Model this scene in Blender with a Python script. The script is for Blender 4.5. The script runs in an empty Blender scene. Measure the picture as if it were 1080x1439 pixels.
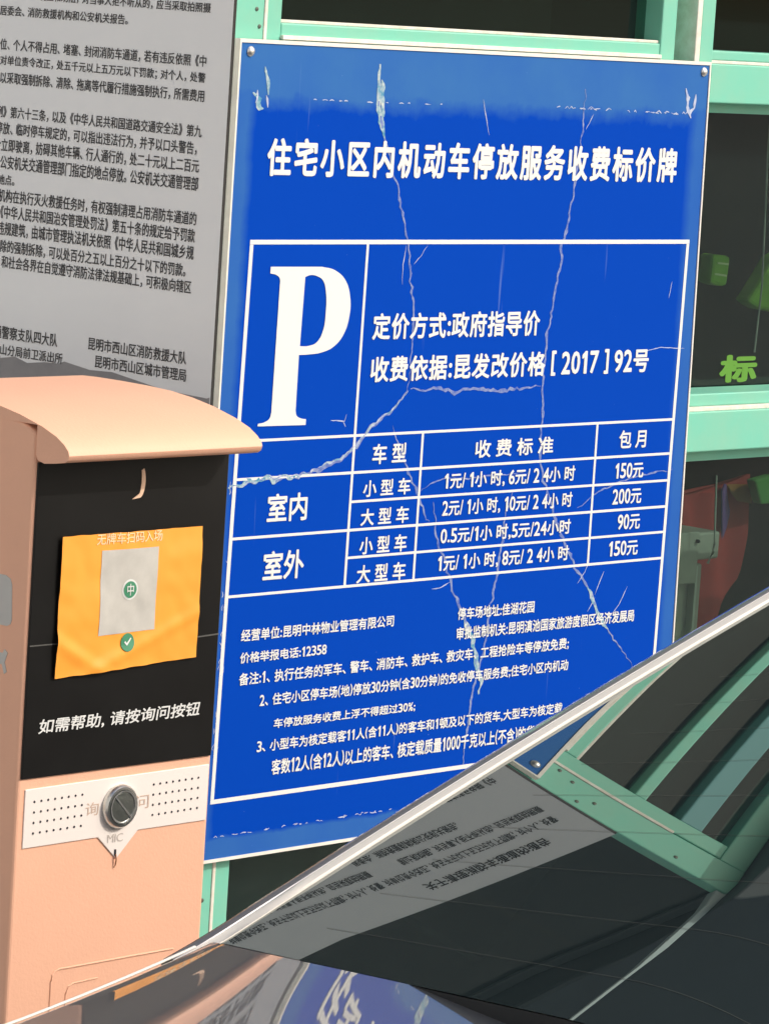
import bpy, bmesh, math, random
from mathutils import Vector, Matrix, noise
R = math.radians
S = bpy.context.scene
C = S.collection
random.seed(7)

# ---------------------------------------------------------------- camera
cam = bpy.data.cameras.new('camera')
camo = bpy.data.objects.new('camera', cam); C.objects.link(camo)
yaw, pitch, roll = R(47.5187), R(7.23538), R(-3.73344)
fwd = Vector((math.sin(yaw)*math.cos(pitch), math.cos(yaw)*math.cos(pitch), -math.sin(pitch)))
rgt = Vector((math.cos(yaw), -math.sin(yaw), 0)); dwn = fwd.cross(rgt)
r2 = math.cos(roll)*rgt + math.sin(roll)*dwn
d2 = -math.sin(roll)*rgt + math.cos(roll)*dwn
camo.matrix_world = Matrix(((r2.x, -d2.x, -fwd.x, -3.5667), (r2.y, -d2.y, -fwd.y, -3.5550), (r2.z, -d2.z, -fwd.z, 1.6), (0, 0, 0, 1)))
cam.sensor_fit = 'VERTICAL'; cam.sensor_height = 24; cam.sensor_width = 18; cam.lens = 24*5773.88/1439
cam.clip_start = .05; cam.clip_end = 2000
S.camera = camo

# ---------------------------------------------------------------- light
SUN = Vector((.44, -.64, .58)).normalized()
W = bpy.data.worlds.new('World'); S.world = W; W.use_nodes = True
wn = W.node_tree.nodes; wn.clear()
sky = wn.new('ShaderNodeTexSky'); sky.sky_type = 'NISHITA'; sky.sun_disc = False
sky.dust_density = 5; sky.ozone_density = .6; sky.sun_elevation = math.asin(SUN.z); sky.sun_rotation = math.atan2(SUN.x, SUN.y)
bg = wn.new('ShaderNodeBackground'); bg.inputs[1].default_value = .15
wo = wn.new('ShaderNodeOutputWorld')
W.node_tree.links.new(sky.outputs[0], bg.inputs[0]); W.node_tree.links.new(bg.outputs[0], wo.inputs[0])
sun = bpy.data.lights.new('sun', 'SUN'); sun.energy = 2.1; sun.angle = R(.5); sun.color = (1, .95, .88)
suno = bpy.data.objects.new('sun', sun); C.objects.link(suno)
suno.rotation_euler = SUN.to_track_quat('Z', 'Y').to_euler(); suno.location = (6, -9, 9)
S.view_settings.view_transform = 'Standard'; S.view_settings.look = 'None'
S.view_settings.exposure = .07; S.view_settings.gamma = 1
S.cycles.max_bounces = 8; S.cycles.transparent_max_bounces = 12

# ---------------------------------------------------------------- materials
def mat(name, col, rough=.5, metal=0., spec=.5, coat=0., bump=0., bscale=60., vary=0., vscale=8., vcol=None, coatr=.03):
    m = bpy.data.materials.new(name); m.use_nodes = True
    n = m.node_tree.nodes; L = m.node_tree.links; p = n['Principled BSDF']
    p.inputs['Base Color'].default_value = (*col, 1); p.inputs['Roughness'].default_value = rough
    p.inputs['Metallic'].default_value = metal; p.inputs['Specular IOR Level'].default_value = spec
    p.inputs['Coat Weight'].default_value = coat; p.inputs['Coat Roughness'].default_value = coatr
    if vary or bump:
        tc = n.new('ShaderNodeTexCoord')
    if vary:
        t = n.new('ShaderNodeTexNoise'); t.inputs['Scale'].default_value = vscale; t.inputs['Detail'].default_value = 8; t.inputs['Roughness'].default_value = .65
        L.new(tc.outputs['Object'], t.inputs['Vector'])
        rp = n.new('ShaderNodeValToRGB'); rp.color_ramp.elements[0].position = .38; rp.color_ramp.elements[1].position = .68
        mx = n.new('ShaderNodeMix'); mx.data_type = 'RGBA'
        mm = n.new('ShaderNodeMath'); mm.operation = 'MULTIPLY'; mm.inputs[1].default_value = vary
        L.new(t.outputs[0], rp.inputs[0]); L.new(rp.outputs[0], mm.inputs[0]); L.new(mm.outputs[0], mx.inputs[0])
        mx.inputs[6].default_value = (*col, 1); mx.inputs[7].default_value = (*(vcol or tuple(c*.6 for c in col)), 1)
        L.new(mx.outputs[2], p.inputs['Base Color'])
    if bump:
        t2 = n.new('ShaderNodeTexNoise'); t2.inputs['Scale'].default_value = bscale; t2.inputs['Detail'].default_value = 4
        b = n.new('ShaderNodeBump'); b.inputs['Strength'].default_value = bump; b.inputs['Distance'].default_value = .002
        L.new(tc.outputs['Object'], t2.inputs['Vector']); L.new(t2.outputs[0], b.inputs['Height']); L.new(b.outputs[0], p.inputs['Normal'])
    return m

def pane_mat(name, tint, refl_ior=1.6, rough=0., body=None, bodyw=.25, front_only=False):
    m = bpy.data.materials.new(name); m.use_nodes = True
    n = m.node_tree.nodes; L = m.node_tree.links; n.clear()
    o = n.new('ShaderNodeOutputMaterial'); tr = n.new('ShaderNodeBsdfTransparent'); tr.inputs[0].default_value = (*tint, 1)
    gl = n.new('ShaderNodeBsdfGlossy'); gl.inputs['Roughness'].default_value = rough; gl.inputs[0].default_value = (.95, 1, .98, 1)
    fr = n.new('ShaderNodeFresnel'); ge = n.new('ShaderNodeNewGeometry')
    ri = n.new('ShaderNodeMapRange'); ri.inputs[3].default_value = refl_ior; ri.inputs[4].default_value = 1/refl_ior
    L.new(ge.outputs['Backfacing'], ri.inputs[0]); L.new(ri.outputs[0], fr.inputs[0])
    fo = n.new('ShaderNodeMath'); fo.operation = 'MULTIPLY'; fo.inputs[1].default_value = 1.
    if front_only:
        iv_ = n.new('ShaderNodeMath'); iv_.operation = 'SUBTRACT'; iv_.inputs[0].default_value = 1; L.new(ge.outputs['Backfacing'], iv_.inputs[1]); L.new(iv_.outputs[0], fo.inputs[1])
    L.new(fr.outputs[0], fo.inputs[0])
    mx = n.new('ShaderNodeMixShader'); base = tr
    if body:
        df = n.new('ShaderNodeBsdfDiffuse'); df.inputs[0].default_value = (*body, 1)
        m0 = n.new('ShaderNodeMixShader'); m0.inputs[0].default_value = bodyw
        L.new(tr.outputs[0], m0.inputs[1]); L.new(df.outputs[0], m0.inputs[2]); base = m0
    L.new(fo.outputs[0], mx.inputs[0]); L.new(base.outputs[0], mx.inputs[1]); L.new(gl.outputs[0], mx.inputs[2]); L.new(mx.outputs[0], o.inputs[0])
    return m

M = {}
M['mint'] = mat('mint paint', (.168, .55, .42), .42, vary=.55, vscale=16, vcol=(.24, .52, .39), bump=.15, bscale=45)
M['seal'] = mat('white sealant', (.78, .76, .70), .7, vary=.6, vscale=60, vcol=(.55, .48, .38))
M['pane'] = pane_mat('tinted window glass', (.66, .74, .71), 1.34, body=(.26, .42, .42), bodyw=.017, front_only=True)
M['dark'] = mat('dark interior', (.030, .040, .040), .8, vary=.8, vscale=5, vcol=(.014, .018, .018))
M['roof'] = mat('slate fascia sheet', (.028, .046, .054), .6, vary=.5)
M['soffit'] = mat('dark soffit', (.03, .035, .04), .7)
M['white'] = mat('white lettering', (.74, .76, .75), .45)
M['letter_pale'] = mat('pale worn lettering', (.72, .75, .75), .5)
M['alu'] = mat('white sign edge', (.82, .80, .75), .45, vary=.4, vscale=40, vcol=(.62, .58, .5))
M['steel'] = mat('nail steel', (.75, .75, .74), .3, .9)
M['ink'] = mat('black print', (.028, .028, .032), .35)
M['crack'] = mat('chalky crack', (.25, .31, .52), .8, vary=1, vscale=75, vcol=(.015, .075, .42))
M['crack_blue'] = mat('frayed teal film', (.04, .25, .42), .4, vary=1, vscale=80, vcol=(.60, .66, .64))
M['scuff'] = mat('pale scuff', (.30, .38, .62), .8, vary=1, vscale=90, vcol=(.55, .6, .7))
M['salmon'] = mat('salmon powder coat', (.88, .50, .345), .55, spec=.3, bump=.14, bscale=320, vary=.35, vscale=9, vcol=(.80, .455, .31))
M['black_panel'] = mat('black acrylic panel', (.0085, .0082, .0080), .32, spec=.35, vary=.6, vscale=14, vcol=(.013, .013, .013))
M['seam'] = mat('panel film edge', (.09, .09, .085), .5)
M['plate'] = mat('white speaker plate', (.86, .80, .76), .4)
M['beige_ink'] = mat('beige print', (.62, .47, .38), .5)
M['grey_ink'] = mat('grey print', (.55, .50, .46), .5)
M['hole'] = mat('speaker hole', (.02, .02, .03), .7)
M['chrome'] = mat('dark chromed steel', (.66, .66, .63), .28, 1.)
M['button'] = mat('brushed button face', (.34, .36, .34), .36, 1., bump=.2, bscale=200)
M['tan_glint'] = mat('pale painted glint', (.82, .56, .40), .5)  # colour of a glint, laid on as a flat plate
M['rust'] = mat('brown streak', (.30, .13, .06), .6)
M['tape_grey'] = mat('side sticker', (.55, .55, .53), .5)
M['qr'] = mat('printed grey square', (.56, .55, .51), .6, vary=.3, vscale=40)
M['green_ink'] = mat('green print', (.05, .26, .14), .5)
M['cream_ink'] = mat('cream print', (.95, .74, .45), .6)
M['yellow'] = mat('yellow paper', (.95, .375, .040), .55, vary=.3, vscale=7, vcol=(.98, .44, .07), bump=.15, bscale=30)
M['paint'] = mat('grey car paint', (.16, .16, .16), .5, .25, coat=1., coatr=.012, spec=.6)
M['pillar'] = mat('lilac grey car paint', (.36, .35, .37), .35, .5, coat=1.)
M['trim'] = mat('bright satin trim', (.80, .76, .69), .55, .0)
M['rubber'] = mat('black rubber', (.012, .012, .012), .6)
M['glass_car'] = pane_mat('dark tinted car glass', (.028, .034, .034), 2.5, body=(.042, .060, .062), bodyw=.6)
M['wire'] = mat('heater wire', (.085, .085, .07), .7, spec=.3)
M['gutter'] = mat('pale gutter', (.42, .55, .56), .5)
M['rivet'] = mat('dull rivet', (.10, .12, .10), .5, .5)
M['teal'] = mat('teal sky reflection', (.12, .33, .34), .5)  # teal stands in for sky mirrored in the panes
M['rim'] = mat('alloy rim', (.6, .6, .6), .3, .9)
M['red_lens'] = mat('red lens', (.35, .01, .012), .15, coat=1)
M['clear_lens'] = mat('clear lens', (.6, .62, .64), .1, coat=1)
M['seat'] = mat('dark seat cloth', (.03, .03, .032), .9)
M['hivis'] = mat('hi-vis fabric', (.27, .62, .03), .8, bump=.6, bscale=30, vary=.8, vscale=14, vcol=(.10, .28, .02))
M['hi_band'] = mat('reflective band', (.75, .85, .45), .4)
M['red'] = mat('red cloth', (.50, .035, .03), .8, vary=.5, vcol=(.30, .03, .04), bump=.4, bscale=20)
M['purple'] = mat('purple print', (.16, .07, .28), .8)
M['orange'] = mat('ochre print', (.50, .20, .05), .8)
M['cabinet'] = mat('grey cabinet paint', (.50, .48, .42), .55, vary=.6, vscale=12)
M['green_cloth'] = mat('green cloth', (.08, .32, .06), .8)
M['sticker_green'] = mat('lime window lettering', (.09, .26, .02), .5)
M['cable'] = mat('pale cable', (.6, .6, .55), .5)
M['print_hill'] = mat('printed grey hills', (.21, .21, .22), .3, vary=.6, vscale=12, vcol=(.32, .32, .33))
M['hedge'] = mat('hedge leaf', (.05, .09, .03), .7, vary=.8)
M['bark'] = mat('bark', (.12, .09, .06), .9)
M['asphalt'] = mat('worn concrete road', (.40, .38, .35), .9, vary=.7, vscale=1.2, vcol=(.30, .29, .27), bump=.5, bscale=120)
M['render'] = mat('pale bounce building render', (.63, .65, .66), .9, vary=.3, vscale=1.5)
M['concrete'] = mat('concrete', (.42, .40, .37), .9, vary=.5, vscale=4)

# notice sheet: pale grey with a faint darker wash low down and soft creases printed on it
def notice_mat():
    m = mat('notice print', (.60, .60, .60), .12, spec=.5)
    n = m.node_tree.nodes; L = m.node_tree.links; p = n['Principled BSDF']
    tc = n.new('ShaderNodeTexCoord'); sp = n.new('ShaderNodeSeparateXYZ'); L.new(tc.outputs['Object'], sp.inputs[0])
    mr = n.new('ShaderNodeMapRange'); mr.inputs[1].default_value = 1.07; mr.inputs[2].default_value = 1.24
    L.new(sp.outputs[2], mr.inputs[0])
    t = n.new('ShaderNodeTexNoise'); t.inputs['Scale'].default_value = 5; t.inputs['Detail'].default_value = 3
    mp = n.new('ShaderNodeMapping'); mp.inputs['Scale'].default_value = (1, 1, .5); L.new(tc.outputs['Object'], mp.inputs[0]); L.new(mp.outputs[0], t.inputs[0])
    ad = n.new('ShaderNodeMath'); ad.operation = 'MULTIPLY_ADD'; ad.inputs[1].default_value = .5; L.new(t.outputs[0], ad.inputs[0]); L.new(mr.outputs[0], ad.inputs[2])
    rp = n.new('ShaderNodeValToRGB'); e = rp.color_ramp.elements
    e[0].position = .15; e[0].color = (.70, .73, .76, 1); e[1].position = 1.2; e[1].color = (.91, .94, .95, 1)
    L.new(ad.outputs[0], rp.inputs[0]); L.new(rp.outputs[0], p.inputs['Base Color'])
    return m
M['notice'] = notice_mat()

# sign face: blue sheet with a weathered paler border whose lower edge is ragged, and scratches
def sign_mat():
    m = mat('blue sign sheet', (0, .058, .47), .6, spec=.03)
    n = m.node_tree.nodes; L = m.node_tree.links; p = n['Principled BSDF']
    tc = n.new('ShaderNodeTexCoord'); sp = n.new('ShaderNodeSeparateXYZ'); L.new(tc.outputs['Object'], sp.inputs[0])
    def math_(op, a, b=None, c=None):
        q = n.new('ShaderNodeMath'); q.operation = op
        for i, v in enumerate((a, b, c)):
            if v is None: continue
            if isinstance(v, (int, float)): q.inputs[i].default_value = v
            else: L.new(v, q.inputs[i])
        return q.outputs[0]
    def nz(scale, sc3, det=5):
        t = n.new('ShaderNodeTexNoise'); t.inputs['Scale'].default_value = scale; t.inputs['Detail'].default_value = det; t.inputs['Roughness'].default_value = .6
        mp = n.new('ShaderNodeMapping'); mp.inputs['Scale'].default_value = sc3
        L.new(tc.outputs['Object'], mp.inputs[0]); L.new(mp.outputs[0], t.inputs[0]); return t.outputs[0]
    def ramp(v, a, b):
        q = n.new('ShaderNodeMapRange'); q.inputs[1].default_value = a; q.inputs[2].default_value = b; L.new(v, q.inputs[0]); return q.outputs[0]
    x, z = sp.outputs[0], sp.outputs[2]
    n1 = nz(16, (1, 1, 1.2), 8); n2 = nz(60, (1, 1, .25), 3)
    wob = math_('MULTIPLY_ADD', n1, .05, -.025)
    top = ramp(math_('ADD', math_('ADD', z, wob), math_('MULTIPLY', n2, .012)), 1.446, 1.470)
    left = ramp(math_('ADD', x, math_('MULTIPLY', wob, .35)), .037, .021)
    right = ramp(math_('ADD', math_('SUBTRACT', x, math_('MULTIPLY', math_('SUBTRACT', 1.53, z), .0155)), math_('MULTIPLY', wob, .3)), .878, .898)
    bot = ramp(math_('ADD', z, math_('MULTIPLY', wob, .4)), .534, .528)
    rim = math_('MAXIMUM', math_('MAXIMUM', top, math_('MULTIPLY', left, .8)), math_('MAXIMUM', math_('MULTIPLY', right, .75), math_('MULTIPLY', bot, .8)))
    rim = math_('MULTIPLY', rim, math_('MULTIPLY_ADD', nz(7, (1, 1, 1)), .7, .42))
    mx = n.new('ShaderNodeMix'); mx.data_type = 'RGBA'; L.new(rim, mx.inputs[0])
    mx.inputs[6].default_value = (0, .052, .43, 1); mx.inputs[7].default_value = (.045, .165, .42, 1)
    # faint vertical runs and specks
    run = ramp(nz(75, (1, 1, .05), 2), .70, .80)
    spk = ramp(nz(160, (1, 1, 1), 2), .74, .80)
    mk = math_('MULTIPLY', math_('MAXIMUM', math_('MULTIPLY', run, .3), math_('MULTIPLY', spk, .45)), 1.)
    m2 = n.new('ShaderNodeMix'); m2.data_type = 'RGBA'; L.new(mk, m2.inputs[0]); L.new(mx.outputs[2], m2.inputs[6]); m2.inputs[7].default_value = (.25, .38, .65, 1)
    L.new(m2.outputs[2], p.inputs['Base Color'])
    bp = n.new('ShaderNodeBump'); bp.inputs['Strength'].default_value = .25; bp.inputs['Distance'].default_value = .003
    L.new(nz(6, (1, 1, 1), 4), bp.inputs['Height']); L.new(bp.outputs[0], p.inputs['Normal'])
    return m
M['sign'] = sign_mat()

# ---------------------------------------------------------------- mesh helpers
class MB:
    def __init__(s): s.v = []; s.f = []; s.mi = []
    def add(s, vs, fs):
        k = len(s.v); s.v += [tuple(p) for p in vs]; s.f += [tuple(i+k for i in f) for f in fs]
    def box(s, x0, x1, y0, y1, z0, z1):
        s.add([(x, y, z) for z in (z0, z1) for y in (y0, y1) for x in (x0, x1)],
              [(0, 2, 3, 1), (4, 5, 7, 6), (0, 1, 5, 4), (2, 6, 7, 3), (0, 4, 6, 2), (1, 3, 7, 5)])
    def prism(s, pts, fn, d0, d1):
        """closed outline pts (u,v) swept from depth d0 to d1; fn(u,v,d) -> point"""
        n = len(pts)
        s.add([fn(u, v, d0) for u, v in pts]+[fn(u, v, d1) for u, v in pts],
              [tuple(range(n)), tuple(range(2*n-1, n-1, -1))]+[(i, i+n, (i+1) % n+n, (i+1) % n) for i in range(n)])
    def tube(s, pts, r, seg=8):
        rings = []
        for i, p in enumerate(pts):
            p = Vector(p); a = Vector(pts[max(i-1, 0)]); b = Vector(pts[min(i+1, len(pts)-1)])
            t = (b-a).normalized(); u = t.orthogonal().normalized()
            if abs(t.z) < .95: u = t.cross(Vector((0, 0, 1))).normalized()
            w = t.cross(u); rr = r[i] if isinstance(r, (list, tuple)) else r
            rings.append([p+rr*(math.cos(2*math.pi*k/seg)*u+math.sin(2*math.pi*k/seg)*w) for k in range(seg)])
        s.loft(rings, True, True)
    def loft(s, rings, closed=False, caps=False):
        n = len(rings[0]); k = len(s.v); s.v += [tuple(p) for r in rings for p in r]
        for i in range(len(rings)-1):
            for j in range(n if closed else n-1):
                a = k+i*n+j; b = k+i*n+(j+1) % n; s.f.append((a, b, b+n, a+n))
        if caps:
            s.f.append(tuple(k+j for j in range(n))[::-1]); s.f.append(tuple(k+(len(rings)-1)*n+j for j in range(n)))
    def lathe(s, c, axis, prof, seg=32):
        a = Vector(axis).normalized(); u = a.orthogonal().normalized(); w = a.cross(u); c = Vector(c)
        s.loft([[c+a*h+r*(math.cos(2*math.pi*k/seg)*u+math.sin(2*math.pi*k/seg)*w) for k in range(seg)] for r, h in prof], True, True)

def build(name, mb, m, parent=None, smooth=False, bevel=0., seg=2, inv=None, recalc=True):
    me = bpy.data.meshes.new(name); v = mb.v
    if inv is not None: v = [tuple(inv @ Vector(p)) for p in v]
    me.from_pydata(v, [], mb.f); me.materials.append(m)
    b = bmesh.new(); b.from_mesh(me)
    if recalc: bmesh.ops.recalc_face_normals(b, faces=b.faces)
    if bevel:
        es = [e for e in b.edges if len(e.link_faces) == 2 and e.calc_face_angle(0) > .5]
        bmesh.ops.bevel(b, geom=es, offset=bevel, segments=seg, profile=.5, affect='EDGES', clamp_overlap=True)
    b.to_mesh(me); b.free()
    if smooth:
        for p in me.polygons: p.use_smooth = True
        me.set_sharp_from_angle(angle=R(38))
    o = bpy.data.objects.new(name, me); C.objects.link(o)
    if parent: o.parent = parent
    return o
def tag(o, label, cat, group=None):
    o['label'] = label; o['category'] = cat
    if group: o['group'] = group
    return o
def thing(name, label, cat, loc=(0, 0, 0), rz=0, group=None):
    o = bpy.data.objects.new(name, None); C.objects.link(o); o.location = loc; o.rotation_euler = (0, 0, rz)
    return tag(o, label, cat, group)
def struct(o): o['kind'] = 'structure'; return o

# ---------------------------------------------------------------- lettering
_fc = bpy.data.curves.new('letter_curve', 'FONT'); _fc.resolution_u = 3
_fo = bpy.data.objects.new('letter_curve', _fc); C.objects.link(_fo)
_gc = {}
WIDE = set('，、。；《》：')
def glyph(ch, bold):
    k = ch
    if k not in _gc:
        _fc.body = ch; _fc.size = 1; _fc.offset = 0
        dg = bpy.context.evaluated_depsgraph_get(); dg.update()
        me = bpy.data.meshes.new_from_object(_fo.evaluated_get(dg))
        vs = [(v.co.x, v.co.y) for v in me.vertices]; fs = [tuple(p.vertices) for p in me.polygons]
        bpy.data.meshes.remove(me)
        if ch == '1':
            vs = [(.16, 0), (.30, 0), (.30, .72), (.20, .72), (.02, .60), (.02, .50), (.16, .57)]; fs = [(0, 1, 2, 6), (2, 3, 4, 5, 6)]
        x0 = min(v[0] for v in vs); x1 = max(v[0] for v in vs); y0 = min(v[1] for v in vs); y1 = max(v[1] for v in vs)
        if ord(ch) < 128:
            if ch in ',.;:、':
                s = 1.1; vs = [((x-x0)*s+.06, y*s) for x, y in vs]; adv = .12+(x1-x0)*s
            elif ch in '()[]':
                s = .95/(y1-y0); vs = [((x-x0)*.9+.05, (y-y0)*s-.09) for x, y in vs]; adv = (x1-x0)*.9+.1
            else:
                tall = .86; sy = tall/(y1-y0); sx = (.25 if ch == '1' else .46)/(x1-x0) if ch.isalnum() and ch != 'I' else .8
                vs = [((x-x0)*sx+(.10 if ch == '1' else .04), (y-y0)*sy-.05) for x, y in vs]; adv = .50 if ch == '1' else (x1-x0)*sx+.08
        else:
            adv = 1. if ch not in '、，；。' else .8
        _gc[k] = (vs, fs, adv)
    return _gc[k]
def lettering(name, rows, fn, m, parent, bold=.02, depth=0., slant=0., inv=None, track=1.):
    """rows of (text, u0, v0, u1, v1): the text fills that box on its panel; fn(u,v,d) -> point"""
    for (s, u0, v0, u1, v1) in rows:
        mb = MB()
        pts = []; faces = []; x = 0
        for ch in s:
            if ch == ' ': x += .28; continue
            vs, fs, adv = glyph(ch, bold); k = len(pts)
            pts += [(px+x+slant*py, py) for px, py in vs]; faces += [tuple(i+k for i in f) for f in fs]; x += adv*track
        a0 = min(p[0] for p in pts); a1 = max(p[0] for p in pts); b0 = min(p[1] for p in pts); b1 = max(p[1] for p in pts)
        ku = (u1-u0)/(a1-a0+2*bold); kv = (v1-v0)/(b1-b0+2*bold); q = bold*.72
        # heavier strokes: the same outline laid several times, each pass shifted and a hair prouder
        shifts = [(0, 0)] if bold < .008 else [(-bold, 0), (bold, 0), (0, -bold), (0, bold), (-q, -q), (q, q), (-q, q), (q, -q), (0, 0)]
        for n_, (sx_, sy_) in enumerate(shifts):
            mb.add([fn(u0+(px-a0+bold+sx_)*ku, v0+(py-b0+bold+sy_)*kv, depth+n_*2.5e-5) for px, py in pts], faces)
        build(name, mb, m, parent, recalc=False, inv=inv)

FRONT = lambda y0: (lambda u, v, d: (u, y0-d, v))       # a panel facing -y
SIDE = lambda x0: (lambda u, v, d: (x0-d, u, v))        # a panel facing -x

# ---------------------------------------------------------------- measured lettering boxes (metres on each panel)
TITLE = [
    ('住宅小区内机动车停放服务收费标价牌', 0.0595, 1.3622, 0.862, 1.4102),
]
RULES = [
    ('定价方式:政府指导价', 0.2697, 1.1557, 0.5961, 1.19),
    ('收费依据:昆发改价格 [ 2017 ] 92号', 0.2709, 1.1009, 0.8315, 1.135),
]
TABLE = [
    ('车 型', 0.2848, 0.9948, 0.3495, 1.0213),
    ('收 费 标 准', 0.483, 0.9953, 0.6416, 1.019),
    ('包 月', 0.7799, 0.9963, 0.8386, 1.0219),
    ('小 型 车', 0.2714, 0.953, 0.3612, 0.9749),
    ('大 型 车', 0.2703, 0.9156, 0.3614, 0.9379),
    ('小 型 车', 0.2714, 0.8782, 0.3611, 0.9012),
    ('大 型 车', 0.2698, 0.8408, 0.3623, 0.8646),
    ('1元/ 1小 时, 6元/ 2 4小 时', 0.4272, 0.9552, 0.6913, 0.9773),
    ('2元/ 1小 时, 10元/ 2 4小 时', 0.426, 0.9194, 0.6892, 0.9413),
    ('0.5元/1小 时,5元/24小时', 0.4262, 0.8826, 0.6898, 0.9042),
    ('1元/ 1小 时, 8元/ 2 4小 时', 0.4249, 0.8462, 0.6897, 0.8681),
    ('150元', 0.7769, 0.9545, 0.8376, 0.9763),
    ('200元', 0.7748, 0.9187, 0.8371, 0.9406),
    ('90元', 0.7896, 0.8828, 0.8381, 0.9047),
    ('150元', 0.7753, 0.8465, 0.8376, 0.8679),
    ('室内', 0.0977, 0.9287, 0.1699, 0.965),
    ('室外', 0.0965, 0.8548, 0.1703, 0.8922),
]
NOTES = [
    ('经营单位:昆明中林物业管理有限公司', 0.0649, 0.7797, 0.3464, 0.7953),
    ('价格举报电话:12358', 0.0655, 0.752, 0.2223, 0.7659),
    ('停车场地址:佳湖花园', 0.4708, 0.7795, 0.6258, 0.7958),
    ('审批监制机关:昆明滇池国家旅游度假区经济发展局', 0.4707, 0.7525, 0.8405, 0.7697),
    ('备注:1、执行任务的军车、警车、消防车、救护车、救灾车、工程抢险车等停放免费;', 0.066, 0.7231, 0.7036, 0.7398),
    ('2、住宅小区停车场(地)停放30分钟(含30分钟)的免收停车服务费;住宅小区内机动', 0.1054, 0.6934, 0.7054, 0.7098),
    ('车停放服务收费上浮不得超过30%;', 0.1334, 0.6631, 0.399, 0.6761),
    ('3、小型车为核定载客11人(含11人)的客车和1顿及以下的货车,大型车为核定载', 0.1054, 0.6341, 0.6994, 0.6502),
    ('客数12人(含12人)以上的客车、核定载质量1000千克以上(不含)的货车', 0.1343, 0.6031, 0.6608, 0.6236),
]
LAW = [
    ('制止和劝阻，对当事人拒不听从的，应当采取拍照摄', 0.3414, 1.5574, 0.0322, 1.5697),
    ('居委会、消防救援机构和公安机关报告。', 0.4142, 1.5356, 0.1769, 1.5481),
    ('位、个人不得占用、堵塞、封闭消防车通道，若有违反依照《中', 0.4107, 1.4915, 0.0346, 1.5062),
    ('对单位责令改正，处五千元以上五万元以下罚款；对个人，处警', 0.4091, 1.4716, 0.0344, 1.485),
    ('以采取强制拆除、清除、拖离等代履行措施强制执行，所需费用', 0.4073, 1.4488, 0.0345, 1.464),
    ('例》第六十三条，以及《中华人民共和国道路交通安全法》第九', 0.4116, 1.4055, 0.0352, 1.4208),
    ('停放、临时停车规定的，可以指出违法行为，并予以口头警告，', 0.4108, 1.384, 0.0421, 1.4001),
    ('令立即驶离，妨碍其他车辆、行人通行的，处二十元以上二百元', 0.4125, 1.3623, 0.0364, 1.3791),
    ('公安机关交通管理部门指定的地点停放。公安机关交通管理部', 0.3987, 1.3403, 0.0358, 1.3578),
    ('地点。', 0.4014, 1.32, 0.3698, 1.3331),
    ('机构在执行灭火救援任务时，有权强制清理占用消防车通道的', 0.3988, 1.2975, 0.0356, 1.3145),
    ('《中华人民共和国治安管理处罚法》第五十条的规定给予罚款', 0.3937, 1.2769, 0.0363, 1.2938),
    ('违规建筑，由城市管理执法机关依照《中华人民共和国城乡规', 0.3972, 1.2552, 0.0369, 1.2731),
    ('除的强制拆除，可以处百分之五以上百分之十以下的罚款。', 0.3902, 1.2333, 0.0491, 1.2499),
    ('和社会各界在自觉遵守消防法律法规基础上，可积极向辖区', 0.3865, 1.2135, 0.0376, 1.23),
    ('通警察支队四大队', 0.3936, 1.123, 0.2729, 1.1397),
    ('山分局前卫派出所', 0.3799, 1.1021, 0.2618, 1.1163),
    ('昆明市西山区消防救援大队', 0.2155, 1.1261, 0.0389, 1.1422),
    ('昆明市西山区城市管理局', 0.2014, 1.1049, 0.0375, 1.121),
]
TERM = [
    ('无牌车扫码入场', -0.7855, 1.0366, -0.6962, 1.0479),
    ('如需帮助, 请按询问按钮', -0.8473, 0.8506, -0.6243, 0.8658),
    ('询', -0.776, 0.7609, -0.758, 0.7747),
    ('问', -0.7072, 0.7608, -0.6884, 0.7753),
    ('MIC', -0.7438, 0.7301, -0.7219, 0.7387),
]
GLASS_WORD = [
    ('标', 1.1135, 1.0558, 1.202, 1.0994),
]
P_OUT = [(0.0714, 1.0514), (0.072, 1.0546), (0.0836, 1.0563), (0.0917, 1.0606), (0.0944, 1.0679), (0.0957, 1.2267), (0.0949, 1.2356), (0.0886, 1.2401), (0.0775, 1.2422), (0.0776, 1.2505), (0.1696, 1.25), (0.1938, 1.2454), (0.2146, 1.2317), (0.2244, 1.2106), (0.2252, 1.1879), (0.2165, 1.1639), (0.2004, 1.1491), (0.1794, 1.142), (0.1537, 1.1396), (0.1375, 1.1393), (0.1377, 1.0696), (0.14, 1.0629), (0.1458, 1.0597), (0.1576, 1.0575), (0.1574, 1.0503)]
P_IN = [(0.1402, 1.2374), (0.1382, 1.1504), (0.1549, 1.1506), (0.1695, 1.1557), (0.1789, 1.1706), (0.1814, 1.1915), (0.1793, 1.2185), (0.1734, 1.2321), (0.162, 1.2381), (0.149, 1.2397)]
H0 = [(0.042, 1.2814), (0.8992, 1.2809)]
H1 = [(0.0345, 1.0188), (0.8951, 1.0342)]
H2 = [(0.0336, 0.9859), (0.8945, 0.9855)]
H3 = [(0.0356, 0.9113), (0.8952, 0.9115)]
H4 = [(0.0348, 0.838), (0.8957, 0.8392)]
H5 = [(0.0316, 0.579), (0.5033, 0.5785)]
H6 = [(0.248, 0.9467), (0.894, 0.949)]
H7 = [(0.2494, 0.8749), (0.8946, 0.8758)]
V0 = [(0.042, 1.2814), (0.0352, 1.0698)]
V1 = [(0.2514, 1.2797), (0.2487, 0.8389)]
V2 = [(0.3789, 1.032), (0.3792, 0.8392)]
V3 = [(0.7313, 1.0326), (0.7325, 0.8401)]
V4 = [(0.8992, 1.2809), (0.8923, 0.7047)]
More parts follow.
